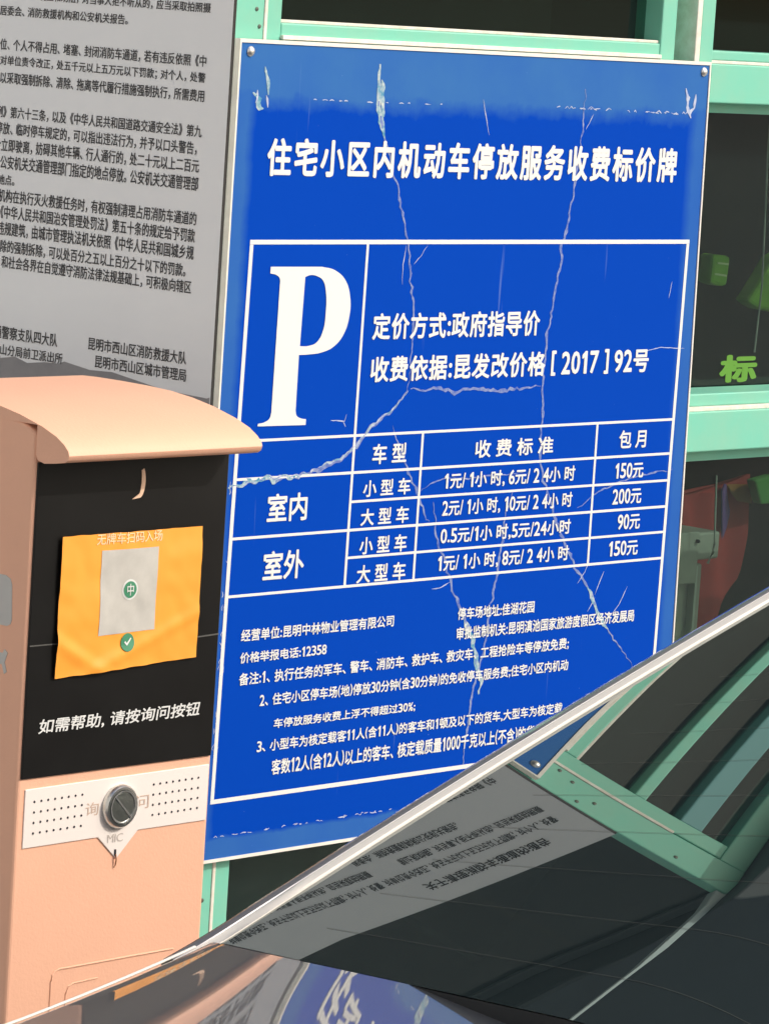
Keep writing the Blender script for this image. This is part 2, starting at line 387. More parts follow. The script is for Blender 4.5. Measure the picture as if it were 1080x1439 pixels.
CRACKS = {
    'A': [(0.2525, 1.5063), (0.2546, 1.4705), (0.2584, 1.4436), (0.2693, 1.4124), (0.2803, 1.3945), (0.2896, 1.3675), (0.3003, 1.354), (0.3118, 1.3177), (0.3239, 1.2904), (0.3279, 1.2767), (0.3333, 1.2492), (0.3368, 1.2262), (0.3458, 1.1894), (0.3476, 1.1432), (0.3457, 1.1063), (0.3448, 1.0879)],
    'A2': [(0.3448, 1.0879), (0.3275, 1.0699), (0.3018, 1.0568), (0.2766, 1.0393), (0.2517, 1.0218), (0.2268, 1.0045), (0.195, 0.9939), (0.1567, 0.9864), (0.0991, 0.9853), (0.0552, 0.9818), (0.0271, 0.9742)],
    'B': [(0.6564, 1.4856), (0.6577, 1.4335), (0.653, 1.3954), (0.646, 1.3382), (0.6384, 1.3001), (0.6307, 1.2763), (0.6299, 1.2429), (0.6223, 1.2048), (0.6142, 1.1571), (0.6115, 1.0997), (0.6158, 1.0324), (0.618, 0.9842), (0.6285, 0.9547), (0.6459, 0.9297), (0.6595, 0.8999), (0.6821, 0.8695), (0.7085, 0.8336), (0.734, 0.8075), (0.7608, 0.7711), (0.7867, 0.7445), (0.8212, 0.712), (0.856, 0.6792)],
    'C': [(0.3499, 1.0914), (0.3735, 1.088), (0.3939, 1.0902), (0.4361, 1.0844), (0.4708, 1.0872), (0.5065, 1.0844), (0.5638, 1.0838), (0.6067, 1.0903)],
    'D': [(0.3205, 1.0442), (0.3406, 1.0046), (0.3565, 0.9807), (0.3804, 0.947), (0.397, 0.9181), (0.4028, 0.9149)],
    'D2': [(0.41, 0.9409), (0.4142, 0.9125), (0.4242, 0.8808), (0.439, 0.8592), (0.455, 0.825), (0.4796, 0.79), (0.4964, 0.765), (0.5108, 0.7351), (0.5209, 0.7055), (0.5268, 0.676)],
    'E': [(0.5665, 0.9479), (0.555, 0.9197), (0.5498, 0.8719), (0.5437, 0.8339), (0.5361, 0.7959), (0.5309, 0.7481), (0.5219, 0.7102), (0.51, 0.6726), (0.5067, 0.6343), (0.5011, 0.5768)],
    'F': [(0.7023, 0.9173), (0.735, 0.9353), (0.7792, 0.9481), (0.832, 0.9577), (0.9018, 0.9627)],
    'G': [(0.3771, 0.9528), (0.3993, 0.9649), (0.4264, 0.9712), (0.4757, 0.9691), (0.5325, 0.9704), (0.5828, 0.9721)],
    'I': [(0.7136, 0.8137), (0.7271, 0.8286), (0.7347, 0.8419)],
    'J': [(0.752, 0.7955), (0.7683, 0.8271)],
    'K': [(0.7393, 0.7725), (0.7524, 0.7915)],
    'L': [(0.7863, 0.7614), (0.806, 0.778), (0.8217, 0.803)],
    'M': [(0.4532, 1.4664), (0.4691, 1.4205)],
    'N2': [(0.6778, 1.4529), (0.6638, 1.4317)],
    'O': [(0.871, 1.2267), (0.8661, 1.2021)],
    'Q': [(0.8124, 1.1291), (0.8582, 1.1351), (0.9088, 1.1322)],
    'R': [(0.2038, 1.0545), (0.229, 1.0528), (0.2321, 1.0618)],
    'S': [(0.2263, 1.0529), (0.2323, 1.0454)],
    'T': [(0.4159, 0.8246), (0.4339, 0.8254), (0.4529, 0.8318)],
    'U': [(0.3238, 1.2767), (0.3195, 1.252), (0.3206, 1.2264)],
    'W': [(0.3398, 1.2519), (0.3523, 1.2629), (0.3646, 1.2766)],
}
POSTER = [(-0.8315, 1.0474), (-0.6394, 1.0484), (-0.6374, 0.9132), (-0.8315, 0.9057)]
QR = [(-0.7776, 1.0308), (-0.7005, 1.0309), (-0.6996, 0.9464), (-0.7769, 0.9448)]
MARKS = [(-0.7362, 0.9358), (-0.7374, 0.9894), (-0.7309, 0.767)]
PLATE = [(-0.8585, 0.7961), (-0.6043, 0.7979), (-0.6046, 0.7392), (-0.701, 0.7391), (-0.7297, 0.7125), (-0.7566, 0.7373), (-0.8584, 0.7368)]
DOTL = [(-0.8459, 0.783), (-0.7815, 0.7838), (-0.7812, 0.752), (-0.8456, 0.7512)]
DOTR = [(-0.6827, 0.7844), (-0.6192, 0.7852), (-0.6185, 0.7536), (-0.6821, 0.7527)]
MICHOLE = [(-0.7319, 0.7219), (-0.7315, 0.7167), (-0.7315, 0.7042)]
CRESC = [(-0.7273, 1.1112), (-0.7204, 1.0979), (-0.7226, 1.0887), (-0.728, 1.0825), (-0.7377, 1.0808)]
SEAM = [(-0.8642, 0.9402), (-0.834, 0.9401), (-0.6369, 0.9323), (-0.6002, 0.9334)]
GROOVE = [(-0.8091, 0.5748), (-0.8084, 0.6047), (-0.7971, 0.6083), (-0.6574, 0.6084)]
NAIL = [(0.0198, 1.5145), (0.9063, 1.5156), (0.0391, 1.4778), (0.8905, 1.4771)]
NPRINT = [(0.3797, 1.1006), (0.3795, 1.0978), (0.3525, 1.1026), (0.3276, 1.097), (0.2943, 1.1016), (0.2689, 1.1025), (0.2586, 1.1064), (0.2105, 1.1008), (0.1701, 1.1026), (0.1049, 1.0946), (0.0753, 1.0909), (-0.0003, 1.0889)]
VESTA = [(1.4679, 1.2259), (1.513, 1.2225), (1.5081, 1.1746), (1.4663, 1.1805)]
VESTB = [(1.6769, 1.2003), (1.6381, 1.155), (1.6281, 1.146), (1.6631, 1.1319), (1.7049, 1.1257), (1.7136, 1.2058)]
BANNER = [(1.6306, 0.8298), (1.7188, 0.8376), (1.791, 0.8498), (1.7977, 0.7487), (1.7873, 0.678), (1.7288, 0.5988), (1.699, 0.6127)]
PURPLE = [(1.7071, 0.836), (1.7258, 0.8363), (1.7487, 0.787), (1.7402, 0.7639), (1.7199, 0.7449)]
ORANGE = [(1.7355, 0.8336), (1.7885, 0.8336), (1.7886, 0.8016), (1.7676, 0.8026)]
CAB = [(1.5045, 0.7838), (1.5406, 0.7831), (1.5874, 0.7714), (1.5861, 0.737), (1.5688, 0.7288), (1.57, 0.6425), (1.5473, 0.6038)]
GREENC = [(1.748, 0.8463), (1.7947, 0.8525), (1.8007, 0.8051), (1.7701, 0.8054)]
WIRE = [(1.517, 0.8771), (1.5249, 0.7669), (1.5854, 1.3845), (1.5966, 1.1772)]

Z0 = -.10   # ground level

# ================================================================ setting
mb = MB(); mb.add([(-60, -60, Z0), (60, -60, Z0), (60, 60, Z0), (-60, 60, Z0)], [(0, 1, 2, 3)])
struct(build('ground', mb, M['asphalt']))
mb = MB(); mb.box(-1.3, 6, -.95, 3.2, Z0+.002, Z0+.06)
struct(build('pavement', mb, M['concrete'], bevel=.01))

# ================================================================ guard booth
booth = thing('guard_booth', 'mint green framed guard booth with dark tinted windows behind the blue sign', 'booth', (1.3, 1.0, Z0+.06))
bi = Matrix.Translation(-Vector((1.3, 1.0, Z0+.06)))
def bpart(name, mb, m, bevel=0., parent=None, smooth=False):
    return build(name, mb, m, parent or booth, smooth, bevel, inv=bi)
YF = .012
BX1, BY1, ZT = 2.75, 2.3, 1.80
def box_part(name, dims, m='mint', bevel=.002):
    b = MB(); b.box(*dims); return bpart(name, b, M[m], bevel)
box_part('corner_post', (0, .053, YF, .030, Z0+.06, ZT))
box_part('window_frame', (.0555, .084, YF+.001, .06, .30, 1.765))
box_part('sealant_strip', (.0515, .057, YF-.0015, YF+.02, Z0+.06, 1.70), 'seal', .001)
box_part('corner_post', (BX1-.08, BX1, YF, .09, Z0+.06, ZT))
box_part('corner_post', (0, .06, BY1-.06, BY1, Z0+.06, ZT))
box_part('corner_post', (BX1-.06, BX1, BY1-.06, BY1, Z0+.06, ZT))
# left bay: its rails
box_part('window_rail_or_sky_reflection', (.084, .8235, YF+.001, .06, 1.519, 1.551))
box_part('sealant_strip', (.084, .8235, YF-.0035, YF+.003, 1.5305, 1.536), 'seal', .001)
box_part('window_bead', (.084, .8235, YF+.004, .04, 1.551, 1.555), 'seal', .001)
box_part('window_rail_or_sky_reflection', (.084, .8235, YF+.002, .055, 1.634, 1.650))
box_part('window_rail_or_sky_reflection', (.084, .8235, YF+.002, .055, 1.698, 1.728), 'teal')  # teal bar in place of the sky reflection on the glass
box_part('window_rail_or_sky_reflection', (.084, .8235, YF+.001, .06, .985, 1.055))
box_part('window_rail_or_sky_reflection', (.084, .8235, YF+.001, .06, .30, .36))
# mullion group between the bays: frame side, sunk channel, joint, frame side
box_part('window_frame', (.8235, .8547, YF, .06, .30, 1.765))
box_part('mullion_channel', (.8547, .898, .05, .07, .30, 1.765))
box_part('sealant_strip', (.898, .909, YF-.001, .06, .30, 1.765), 'seal', .0015)
box_part('window_frame', (.909, .939, YF, .06, .30, 1.765))
# right bay
box_part('window_rail_or_sky_reflection', (.939, BX1-.08, YF+.003, .06, 1.532, 1.5455))
box_part('sealant_strip', (.939, BX1-.08, YF+.002, .05, 1.5275, 1.532), 'seal', .001)
box_part('window_rail_or_sky_reflection', (.939, BX1-.08, YF+.001, .08, 1.473, 1.5275))
box_part('window_bead', (.939, BX1-.08, YF+.035, .10, 1.458, 1.473), 'mint', .001)
box_part('window_sill', (.939, BX1-.08, YF+.012, .09, 1.046, 1.064))
box_part('sealant_strip', (.939, BX1-.08, YF+.004, .06, 1.040, 1.046), 'seal', .001)
box_part('window_rail_or_sky_reflection', (.939, BX1-.08, YF, .08, .983, 1.040))
box_part('window_bead', (.939, BX1-.08, YF+.035, .10, .964, .983), 'mint', .001)
box_part('window_rail_or_sky_reflection', (.939, BX1-.08, YF+.002, .055, 1.634, 1.650))
box_part('window_rail_or_sky_reflection', (.939, BX1-.08, YF+.002, .055, 1.698, 1.728), 'teal')  # same painted sky reflection, right bay
box_part('window_rail_or_sky_reflection', (.939, BX1-.08, YF+.001, .06, .30, .36))
box_part('lower_panel', (.053, BX1-.08, .03, .05, Z0+.06, .30))
box_part('top_beam', (.0535, BX1-.0805, YF+.0005, .08, 1.765, ZT))
box_part('top_beam', (.002, .04, .0305, BY1-.0605, 1.787, ZT), 'roof')
box_part('gutter', (-1.3, -.0005, YF+.002, YF+.022, 1.783, 1.801), 'gutter')
for zz in (.45, 1.545, 1.566, 1.585, 1.603, 1.72):
    b = MB(); b.lathe((.030+.02*math.sin(zz*90), YF, zz), (0, -1, 0), [(.0028, 0), (.0026, .0008), (.0010, .0012)], 10); bpart('rivet', b, M['rivet'])
box_part('top_beam', (BX1-.06, BX1-.002, .0905, BY1-.0605, 1.765, ZT))
# glazing
box_part('window_pane', (.085, .823, .045, .049, .361, 1.518), 'pane', 0)
box_part('window_pane', (.085, .823, .042, .046, 1.5515, 1.764), 'pane', 0)
box_part('window_pane', (.940, BX1-.082, .066, .070, 1.5457, 1.764), 'pane', 0)
box_part('window_pane', (.940, BX1-.082, .096, .099, 1.05, 1.47), 'pane', 0)
box_part('window_pane', (.940, BX1-.082, .096, .099, .361, .98), 'pane', 0)
box_part('window_pane', (.006, .010, .0305, BY1-.061, 1.02, 1.786), 'pane', 0)
box_part('window_rail_or_sky_reflection', (.002, .05, .0607, BY1-.0607, .96, 1.019))
box_part('side_panel', (.010, .03, .0615, BY1-.061, Z0+.06, .96))
box_part('window_frame', (.011, .05, 1.10, 1.16, 1.0195, 1.7865))
# back and far walls, floor, roof
box_part('back_wall', (.0605, BX1-.0605, BY1-.04, BY1-.01, Z0+.06, ZT), 'dark', 0)
box_part('end_wall', (BX1-.04, BX1-.02, .0905, BY1-.061, Z0+.06, 1.7645), 'dark', 0)
box_part('inner_floor', (.06, BX1-.06, .11, BY1-.045, Z0+.061, Z0+.08), 'dark', 0)
box_part('inner_screen', (.10, 1.30, .62, .64, Z0+.08, 1.79), 'dark', 0)
box_part('sky_block_fascia', (-.05, BX1+.05, -.04, BY1+.05, ZT+.002, ZT+1.6), 'roof', .006)  # raised tall out of view so the car window mirrors no bright sky
lettering('window_lettering', [(s_, a, v0+.012, c_, v1+.009) for s_, a, v0, c_, v1 in GLASS_WORD], FRONT(.0955), M['sticker_green'], booth, .045, inv=bi)

# added off-view building, put in to bounce light back onto the shaded faces
ob = thing('bounce_building', 'added pale building out of view, bouncing daylight onto the notice board', 'building', (-8.5, 0, Z0))
oi = Matrix.Translation(-ob.location)
wb = MB(); wins = [(-12+3*k, 1.2+3*f) for k in range(9) for f in range(3)]
wb.box(-11, -7.2, -14, 14, Z0, 9.5); build('bounce_building_wall', wb, M['render'], ob, inv=oi)
wb = MB(); wb.box(-11.2, -7.0, -14.2, 14.2, 9.502, 9.8); build('roof', wb, M['concrete'], ob, inv=oi)  # roof of the added bounce building
for yy, zz in wins:
    wb = MB(); wb.box(-7.22, -7.16, yy, yy+1.2, zz, zz+1.3); wf = build('bounce_building_window', wb, M['alu'], ob, inv=oi)
    wb = MB(); wb.box(-7.165, -7.155, yy+.06, yy+1.14, zz+.06, zz+1.24); build('pane', wb, M['clear_lens'], wf, inv=oi)

# things inside the booth
def poly_thing(name, label, cat, pts, y, th, m, bulge=.0, group=None):
    b = MB(); b.prism(pts, FRONT(y), 0, -th)
    o = build(name, b, M[m], None, bevel=min(.004, th*.3)); return tag(o, label, cat, group)
def vest(pts, y, label, bands):
    root = thing('safety_vest', label, 'vest', (sum(p[0] for p in pts)/len(pts), y, min(p[1] for p in pts)), group='hi-vis vests inside the booth')
    iv = Matrix.Translation(-root.location)
    b = MB(); b.prism(pts, FRONT(y), 0, -.03); build('cloth', b, M['hivis'], root, bevel=.006, inv=iv)
    for q in bands:
        b = MB(); b.prism(q, FRONT(y-.0015), 0, -.02); build('reflective_band', b, M['hi_band'], root, inv=iv)
vest([(1.4685, 1.226), (1.49, 1.224), (1.513, 1.2225), (1.5085, 1.175), (1.487, 1.176), (1.4663, 1.1805)], .40, 'small folded lime vest with two bright bands behind the middle pane',
     [[(1.4790, 1.2135), (1.5060, 1.2115), (1.5060, 1.2085), (1.4790, 1.2105)], [(1.4740, 1.1965), (1.5030, 1.1935), (1.5028, 1.1905), (1.4738, 1.1935)]])
vest([(1.690, 1.215), (1.669, 1.19), (1.6381, 1.155), (1.6281, 1.146), (1.645, 1.138), (1.6631, 1.1319), (1.7149, 1.1257), (1.79, 1.13), (1.80, 1.22), (1.74, 1.235)], .45, 'wide lime vest hanging at the right behind the middle pane',
     [[(1.70, 1.165), (1.795, 1.168), (1.795, 1.160), (1.70, 1.157)]])
ban = thing('red_banner', 'red banner with purple and ochre print hanging inside the lower right window', 'banner', (1.74, .55, .6))
iv = Matrix.Translation(-ban.location)
def wavy(pts, y, th, nx, nz, m, name):
    # cloth hanging in soft folds, clipped to the outline by row interpolation
    zs = sorted(p[1] for p in pts); z0, z1 = zs[0], zs[-1]; rows = []
    for k in range(nz+1):
        z = z0+(z1-z0)*(.001+.998*k/nz); xs = []
        for i in range(len(pts)):
            (xa, za), (xb, zb) = pts[i], pts[(i+1) % len(pts)]
            if (za-z)*(zb-z) <= 0 and za != zb: xs.append(xa+(xb-xa)*(z-za)/(zb-za))
        a, c = min(xs), max(xs)
        rows.append([(a+(c-a)*i/nx, y+.006*math.sin((a+(c-a)*i/nx)*70+z*6), z) for i in range(nx+1)])
    b = MB(); b.loft(rows); b2 = MB(); b2.add(b.v, b.f); k = len(b.v)
    b2.add([(p[0], p[1]+th, p[2]) for p in b.v], [f[::-1] for f in b.f])
    return build(name, b2, M[m], ban, True, inv=iv, recalc=False)
wavy([(1.58, .826), (1.6306, .8298), (1.7188, .8376), (1.791, .8498), (1.7977, .7487), (1.7873, .678), (1.7288, .5988), (1.66, .58), (1.58, .60)], .55, .004, 24, 20, 'red', 'cloth')
wavy(PURPLE, .540, .003, 8, 10, 'purple', 'purple_print'); wavy(ORANGE, .540, .003, 8, 8, 'orange', 'ochre_print')
cb = thing('metal_cabinet', 'grey metal cabinet with latched door in front of the red banner', 'cabinet', (1.50, .47, Z0+.08))
iv = Matrix.Translation(-cb.location)
b = MB(); b.box(1.38, 1.562, .45, .53, Z0+.08, .727); build('body', b, M['cabinet'], cb, bevel=.003, inv=iv)
b = MB(); b.box(1.37, 1.590, .44, .53, .735, .779); build('top_box', b, M['cabinet'], cb, bevel=.004, inv=iv)
b = MB(); b.box(1.375, 1.527, .432, .439, .70, .783); d = build('door', b, M['cabinet'], cb, bevel=.002, inv=iv)
b = MB(); b.lathe((1.520, .432, .768), (0, -1, 0), [(.003, 0), (.003, .004), (.002, .006)], 10); build('latch', b, M['hole'], d, inv=iv)
b = MB(); b.box(1.529, 1.534, .436, .4495, .30, .727); build('edge_strip', b, M['cable'], cb, inv=iv)
b = MB(); b.tube([(1.517, .40, .877), (1.521, .40, .82), (1.5249, .40, .769)], .0017, 6)
b.tube([(1.5249, .40, .769), (1.530, .405, .755), (1.524, .41, .735)], .0022, 6); tag(build('hanging_cable', b, M['cable'], None, True), 'thin pale cable hanging down over the purple print', 'cable')
b = MB(); b.tube([(1.5854, .4, 1.46), (1.5854, .4, 1.3845), (1.5966, .4, 1.1772), (1.59, .4, 1.07)], .0016, 6)
tag(build('hanging_cable', b, M['cable'], None, True), 'thin pale cable hanging in the middle pane beside the wide lime vest', 'cable')
poly_thing('green_cloth', 'small green cloth beside the red banner near the frame edge', 'cloth', [(1.748, .8463), (1.7947, .8525), (1.83, .85), (1.83, .804), (1.8007, .8051), (1.7701, .8054)], .50, .02, 'green_cloth')

# ================================================================ blue price sign
sign = thing('price_sign', 'cracked blue parking price sign with white writing on the booth front', 'sign', (.46, 0, .501))
si = Matrix.Translation(-sign.location)
def spart(name, mb, m, parent=None, **k): return build(name, mb, M[m], parent or sign, inv=si, **k)
ST, SB = 1.5295, .501
xr = lambda z: .9205+(ST-z)*.0150
pan = MB(); nx, nz = 14, 16
def face(y, f):
    return [[(.0025+(xr(SB+(ST-SB)*k/nz)-.005)*i/nx, y, SB+.0025+(ST-SB-.005)*k/nz) for i in range(nx+1)] for k in range(nz+1)]
so = pan.prism([(.0025, SB+.0025), (xr(SB)-.0025, SB+.0025), (xr(ST)-.0025, ST-.0025), (.0025, ST-.0025)], FRONT(0), 0, -.007)
po = build('panel', pan, M['sign'], sign)   # kept in sign metres so that the weathering follows the sheet
po.location = -Vector(sign.location)
e = MB(); t = .0026
for q in ([(0, SB), (t, SB), (t, ST), (0, ST)], [(xr(SB)-t, SB), (xr(SB), SB), (xr(ST), ST), (xr(ST)-t, ST)],
          [(t, ST-.0045), (xr(ST)-t, ST-.0045), (xr(ST)-t, ST), (t, ST)], [(t, SB), (xr(SB)-t, SB), (xr(SB)-t, SB+.004), (t, SB+.004)]):
    e.prism(q, FRONT(-.0), .0015, -.008)
spart('edge_trim', e, 'alu')
# white ruled lines
g = MB()
def rule(a, c, w):
    (x0, z0), (x1, z1) = a, c; d = Vector((x1-x0, z1-z0)).normalized(); nx_, nz_ = -d.y*w/2, d.x*w/2
    g.prism([(x0+nx_, z0+nz_), (x0-nx_, z0-nz_), (x1-nx_, z1-nz_), (x1+nx_, z1+nz_)], FRONT(0), .0004+len(g.v)*2e-7, .0001)
fl = lambda z: .0420-(1.2811-z)*.0148
fr_ = lambda z: .8992-(1.2811-z)*.0118
rule((fl(1.281)-.003, 1.2811), (fr_(1.281)+.003, 1.2811), .0056)
rule((fl(.5788)-.003, .5788), (fr_(.5788)+.003, .5788), .0056)
rule((fl(1.28), 1.2780), (fl(.58), .5818), .0060); rule((fr_(1.28), 1.2780), (fr_(.58), .5818), .0056)
for z in (1.0335, .9857, .9113, .8385): rule((fl(z)+.003, z), (fr_(z)-.003, z), .0034)
for z in (.9480, .8754): rule((.2503, z), (fr_(z)-.003, z), .0032)
rule((.2514, 1.2783), (.2487, .8402), .0042); rule((.3790, 1.0318), (.3792, .8402), .0040); rule((.7318, 1.0318), (.7324, .8402), .0040)
spart('ruled_lines', g, 'white')
SF = FRONT(0)
lettering('title_lettering', TITLE, SF, M['white'], sign, .033, .0007, inv=si, track=1.10)
lettering('rule_lettering', RULES, SF, M['white'], sign, .027, .0007, inv=si, track=1.04)
lettering('table_lettering', TABLE, SF, M['white'], sign, .022, .0007, inv=si)
lettering('notes_lettering', NOTES, SF, M['letter_pale'], sign, .022, .0007, inv=si)
# the serif P
cu = bpy.data.curves.new('p', 'CURVE'); cu.dimensions = '2D'; cu.fill_mode = 'FRONT'
def smooth_loop(pts, sharp):
    sp_ = cu.splines.new('BEZIER'); sp_.bezier_points.add(len(pts)-1); sp_.use_cyclic_u = True
    for i, p in enumerate(pts):
        q = sp_.bezier_points[i]; q.co = (p[0], p[1], 0); h = 'VECTOR' if i in sharp else 'AUTO'; q.handle_left_type = q.handle_right_type = h
smooth_loop(P_OUT, {0, 1, 4, 5, 8, 9, 10, 19, 20, 23, 24}); smooth_loop(P_IN, {0, 1}); cu.resolution_u = 6
co = bpy.data.objects.new('p', cu); C.objects.link(co); dg = bpy.context.evaluated_depsgraph_get(); dg.update()
me = bpy.data.meshes.new_from_object(co.evaluated_get(dg)); g = MB()
g.add([(v.co.x, -.0007, v.co.y) for v in me.vertices], [tuple(p.vertices) for p in me.polygons]); bpy.data.objects.remove(co)
spart('parking_symbol', g, 'white', recalc=False)
# nails
for (x, z) in NAIL[:2]:
    b = MB(); b.lathe((x, 0, z), (0, -1, 0), [(.0065, 0), (.0065, .0012), (.0045, .0035), (.0015, .0045)], 16); spart('nail', b, 'steel', smooth=True)
# cracks: ragged raised ribbons following the breaks in the sheet
def crack(pts, w, m, jit=1., lift=.0003, name='crack'):
    b = MB(); dense = []
    for i in range(len(pts)-1):
        a = Vector(pts[i]); c = Vector(pts[i+1]); n_ = max(2, int((c-a).length/.0045))
        dense += [a.lerp(c, k/n_) for k in range(n_)]
    dense.append(Vector(pts[-1])); N = len(dense); L_, R_ = [], []
    for i, p in enumerate(dense):
        t_ = (dense[min(i+1, N-1)]-dense[max(i-1, 0)]).normalized(); nn = Vector((-t_.y, t_.x))
        ww = w*(.35+1.1*abs(noise.noise((p.x*90, p.y*90, 3.1)))+.22*random.random())*min(1, .25+4*min(i, N-1-i)/N)
        off = nn*jit*w*(.75*noise.noise((p.x*110, p.y*110, 7.7))+(random.random()-.5)*.22)
        L_.append((*(p+nn*ww*.5+off), lift*(.5+random.random()))); R_.append((*(p-nn*ww*.5+off), lift*(.4+random.random())))
    k = 0
    vs = [(q[0], -q[2], q[1]) for q in L_]+[(q[0], -q[2], q[1]) for q in R_]
    b.add(vs, [(i, i+1, i+1+N, i+N) for i in range(N-1)]); spart(name, b, m, recalc=False)
for k_, w_ in dict(A=.0046, A2=.0075, B=.0056, C=.0060, D=.0046, D2=.0056, E=.0056, F=.0032, G=.0026).items(): crack(CRACKS[k_], w_, 'crack')
for w_, m_ in ((.0035, 'crack_blue'), (.0030, 'scuff'), (.0026, 'crack')):
    crack([(x+.004*noise.noise((x*60, z*60, w_*900)), z+.005*noise.noise((x*70, z*70, w_*500))) for x, z in CRACKS['A2']], w_, m_, 1.6, .0004)
for k_ in 'I J K L M N2 O Q R S T U W'.split(): crack(CRACKS[k_], .0017, 'scuff', .6, name='scratch')
crack(CRACKS['A'][:4], .011, 'crack_blue', .5, .0004, 'torn_film'); crack([(.2600, 1.487), (.2625, 1.462), (.2650, 1.440)], .009, 'crack_blue', .8, .0004, 'torn_film')
crack(CRACKS['A2'][-4:], .009, 'crack_blue', .8, .0004, 'torn_film'); crack(CRACKS['D2'][5:], .010, 'crack_blue', .8, .0004, 'torn_film'); crack(CRACKS['B'][17:20], .009, 'crack_blue', .6, .0004, 'torn_film')
crack([(.030, 1.466), (.040, 1.450), (.047, 1.444)], .010, 'crack_blue', 1, .0004, 'torn_film'); crack([(.047, 1.497), (.052, 1.480), (.055, 1.462)], .006, 'crack_blue', 1, .0004, 'torn_film')
crack([(.036, 1.468), (.033, 1.452)], .006, 'scuff', 1, .0005, 'torn_film'); crack([(.052, 1.462), (.056, 1.447)], .005, 'scuff', 1, .0005, 'torn_film')
crack([(.873, 1.492), (.872, 1.478), (.880, 1.462), (.886, 1.452)], .009, 'scuff', 1, .0005, 'torn_film'); crack([(.888, 1.484), (.890, 1.466), (.883, 1.455)], .008, 'scuff', 1, .0005, 'torn_film')
for (xa, xb, za, zb, n_, hgt) in ((.036, .45, .5320, .5350, 30, .003), (.060, .42, 1.4580, 1.4575, 12, .0015), (.58, .875, 1.4590, 1.4560, 30, .004)):
    for k in range(n_):
        x = xa+(xb-xa)*random.random(); z = za+(zb-za)*(x-xa)/(xb-xa); l_ = .003+.009*random.random()
        crack([(x, z+random.uniform(-.3, 1)*hgt*.4), (x+l_*.5, z+random.uniform(0, 1)*hgt), (x+l_, z+random.uniform(-.3, .6)*hgt)], .0018, 'scuff', .6, .0003, 'film_scuff')
for k in range(26):
    z = .62+.36*random.random(); x = fl(z)-.008+.010*random.random()
    crack([(x, z), (x+random.uniform(-.002, .002), z+.003), (x+random.uniform(-.003, .003), z+.008)], .0016, 'scuff', .6, .0003, 'film_scuff')

# ================================================================ notice board round the corner
nb = thing('notice_board', 'pale grey fire lane notice board with rows of black writing left of the blue sign', 'notice board', (-.014, .4, .62))
ni = Matrix.Translation(-nb.location); NX = -.02; NT = 1.640
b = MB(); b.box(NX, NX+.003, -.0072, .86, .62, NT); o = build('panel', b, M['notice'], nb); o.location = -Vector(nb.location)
b = MB(); b.box(NX-.0006, NX+.0036, -.0082, -.0073, .62, NT); build('edge_strip', b, M['rubber'], nb, inv=ni)
for yy in (.10, .70):
    b = MB(); b.box(NX+.0032, .0005, yy, yy+.03, .70, 1.58); build('batten', b, M['mint'], nb, inv=ni)
NF = SIDE(NX)
lettering('notice_lettering', LAW, NF, M['ink'], nb, .012, .0006, inv=ni)
far = [(s_, a+.385, v0, c_+.385, v1) for (s_, a, v0, c_, v1) in LAW[2:15] if len(s_) > 20]
far += [(LAW[0][0], .72, 1.5574, .4100, 1.5697), (LAW[3][0], .410, 1.5780, .0346, 1.5910), (LAW[3][0], .79, 1.5780, .418, 1.5910)]
lettering('notice_lettering', far, NF, M['ink'], nb, .012, .0006, inv=ni)
lettering('notice_heading', [('关于清理消防车通道的通告', .36, 1.6040, .09, 1.6180)], NF, M['ink'], nb, .02, .0006, inv=ni)
hp = [(.86, .62)]+[(.86, 1.098), (.6, 1.112), (.45, 1.098)]+NPRINT+[(-.005, 1.0905), (-.005, .62)]
b = MB(); b.prism(hp, NF, .0003, .0001); build('printed_hills', b, M['print_hill'], nb, inv=ni)

# ================================================================ parking terminal
TX0, TX1, TY = -.8687, -.6000, -.62
tm = thing('parking_terminal', 'salmon parking terminal with black panel and curved hood in front of the blue sign', 'parking terminal', (-.735, -.50, Z0+.06))
ti = Matrix.Translation(-tm.location)
def tpart(name, mb, m, parent=None, **k): return build(name, mb, M[m], parent or tm, inv=ti, **k)
b = MB(); b.prism([(TY, Z0+.12), (TY, 1.150), (-.60, 1.160), (-.56, 1.166), (-.50, 1.170), (-.4, 1.170), (-.4, Z0+.12)], lambda u, v, d: (d, u, v), TX0, TX1); tpart('cabinet', b, 'salmon', bevel=.004, seg=3)
b = MB(); b.box(TX0-.02, TX1+.02, TY-.02, TY+.24, Z0+.061, Z0+.118); tpart('base_plinth', b, 'salmon', bevel=.006)
prof = [(-.46, 1.1771), (-.50, 1.1765), (-.5324, 1.1751), (-.5642, 1.1718), (-.5959, 1.1663), (-.6282, 1.1583), (-.6492, 1.1508), (-.6610, 1.1440), (-.6672, 1.1385), (-.6690, 1.1340), (-.6675, 1.1298), (-.6630, 1.1268), (-.650, 1.1245), (-.6340, 1.1225), (-.6250, 1.1245), (-.6215, 1.1290),
        (-.6215, 1.159), (-.40, 1.159), (-.3985, 1.1762), (-.42, 1.177)]
b = MB(); n_ = len(prof)
b.loft([[(x, y, z) for y, z in prof] for x in (TX0-.0004, TX1+.0006-.0045)], True, True)
hood = tpart('hood', b, 'salmon', bevel=0)
for p in hood.data.polygons: p.use_smooth = True
hood.data.set_sharp_from_angle(angle=R(38))
TFm = FRONT(TY)
b = MB(); b.box(TX0+.0035, TX1-.0030, TY-.0022, TY+.001, .8070, 1.122); tpart('black_panel', b, 'black_panel', bevel=.001)
b = MB(); b.prism([(TX0+.0042, .9397), (-.834, .9396), (-.6369, .9323), (-.6035, .9334), (-.6035, .9350), (-.6369, .9337), (-.834, .9408), (TX0+.0042, .9410)], TFm, .0027, .0023); tpart('film_seam', b, 'seam')
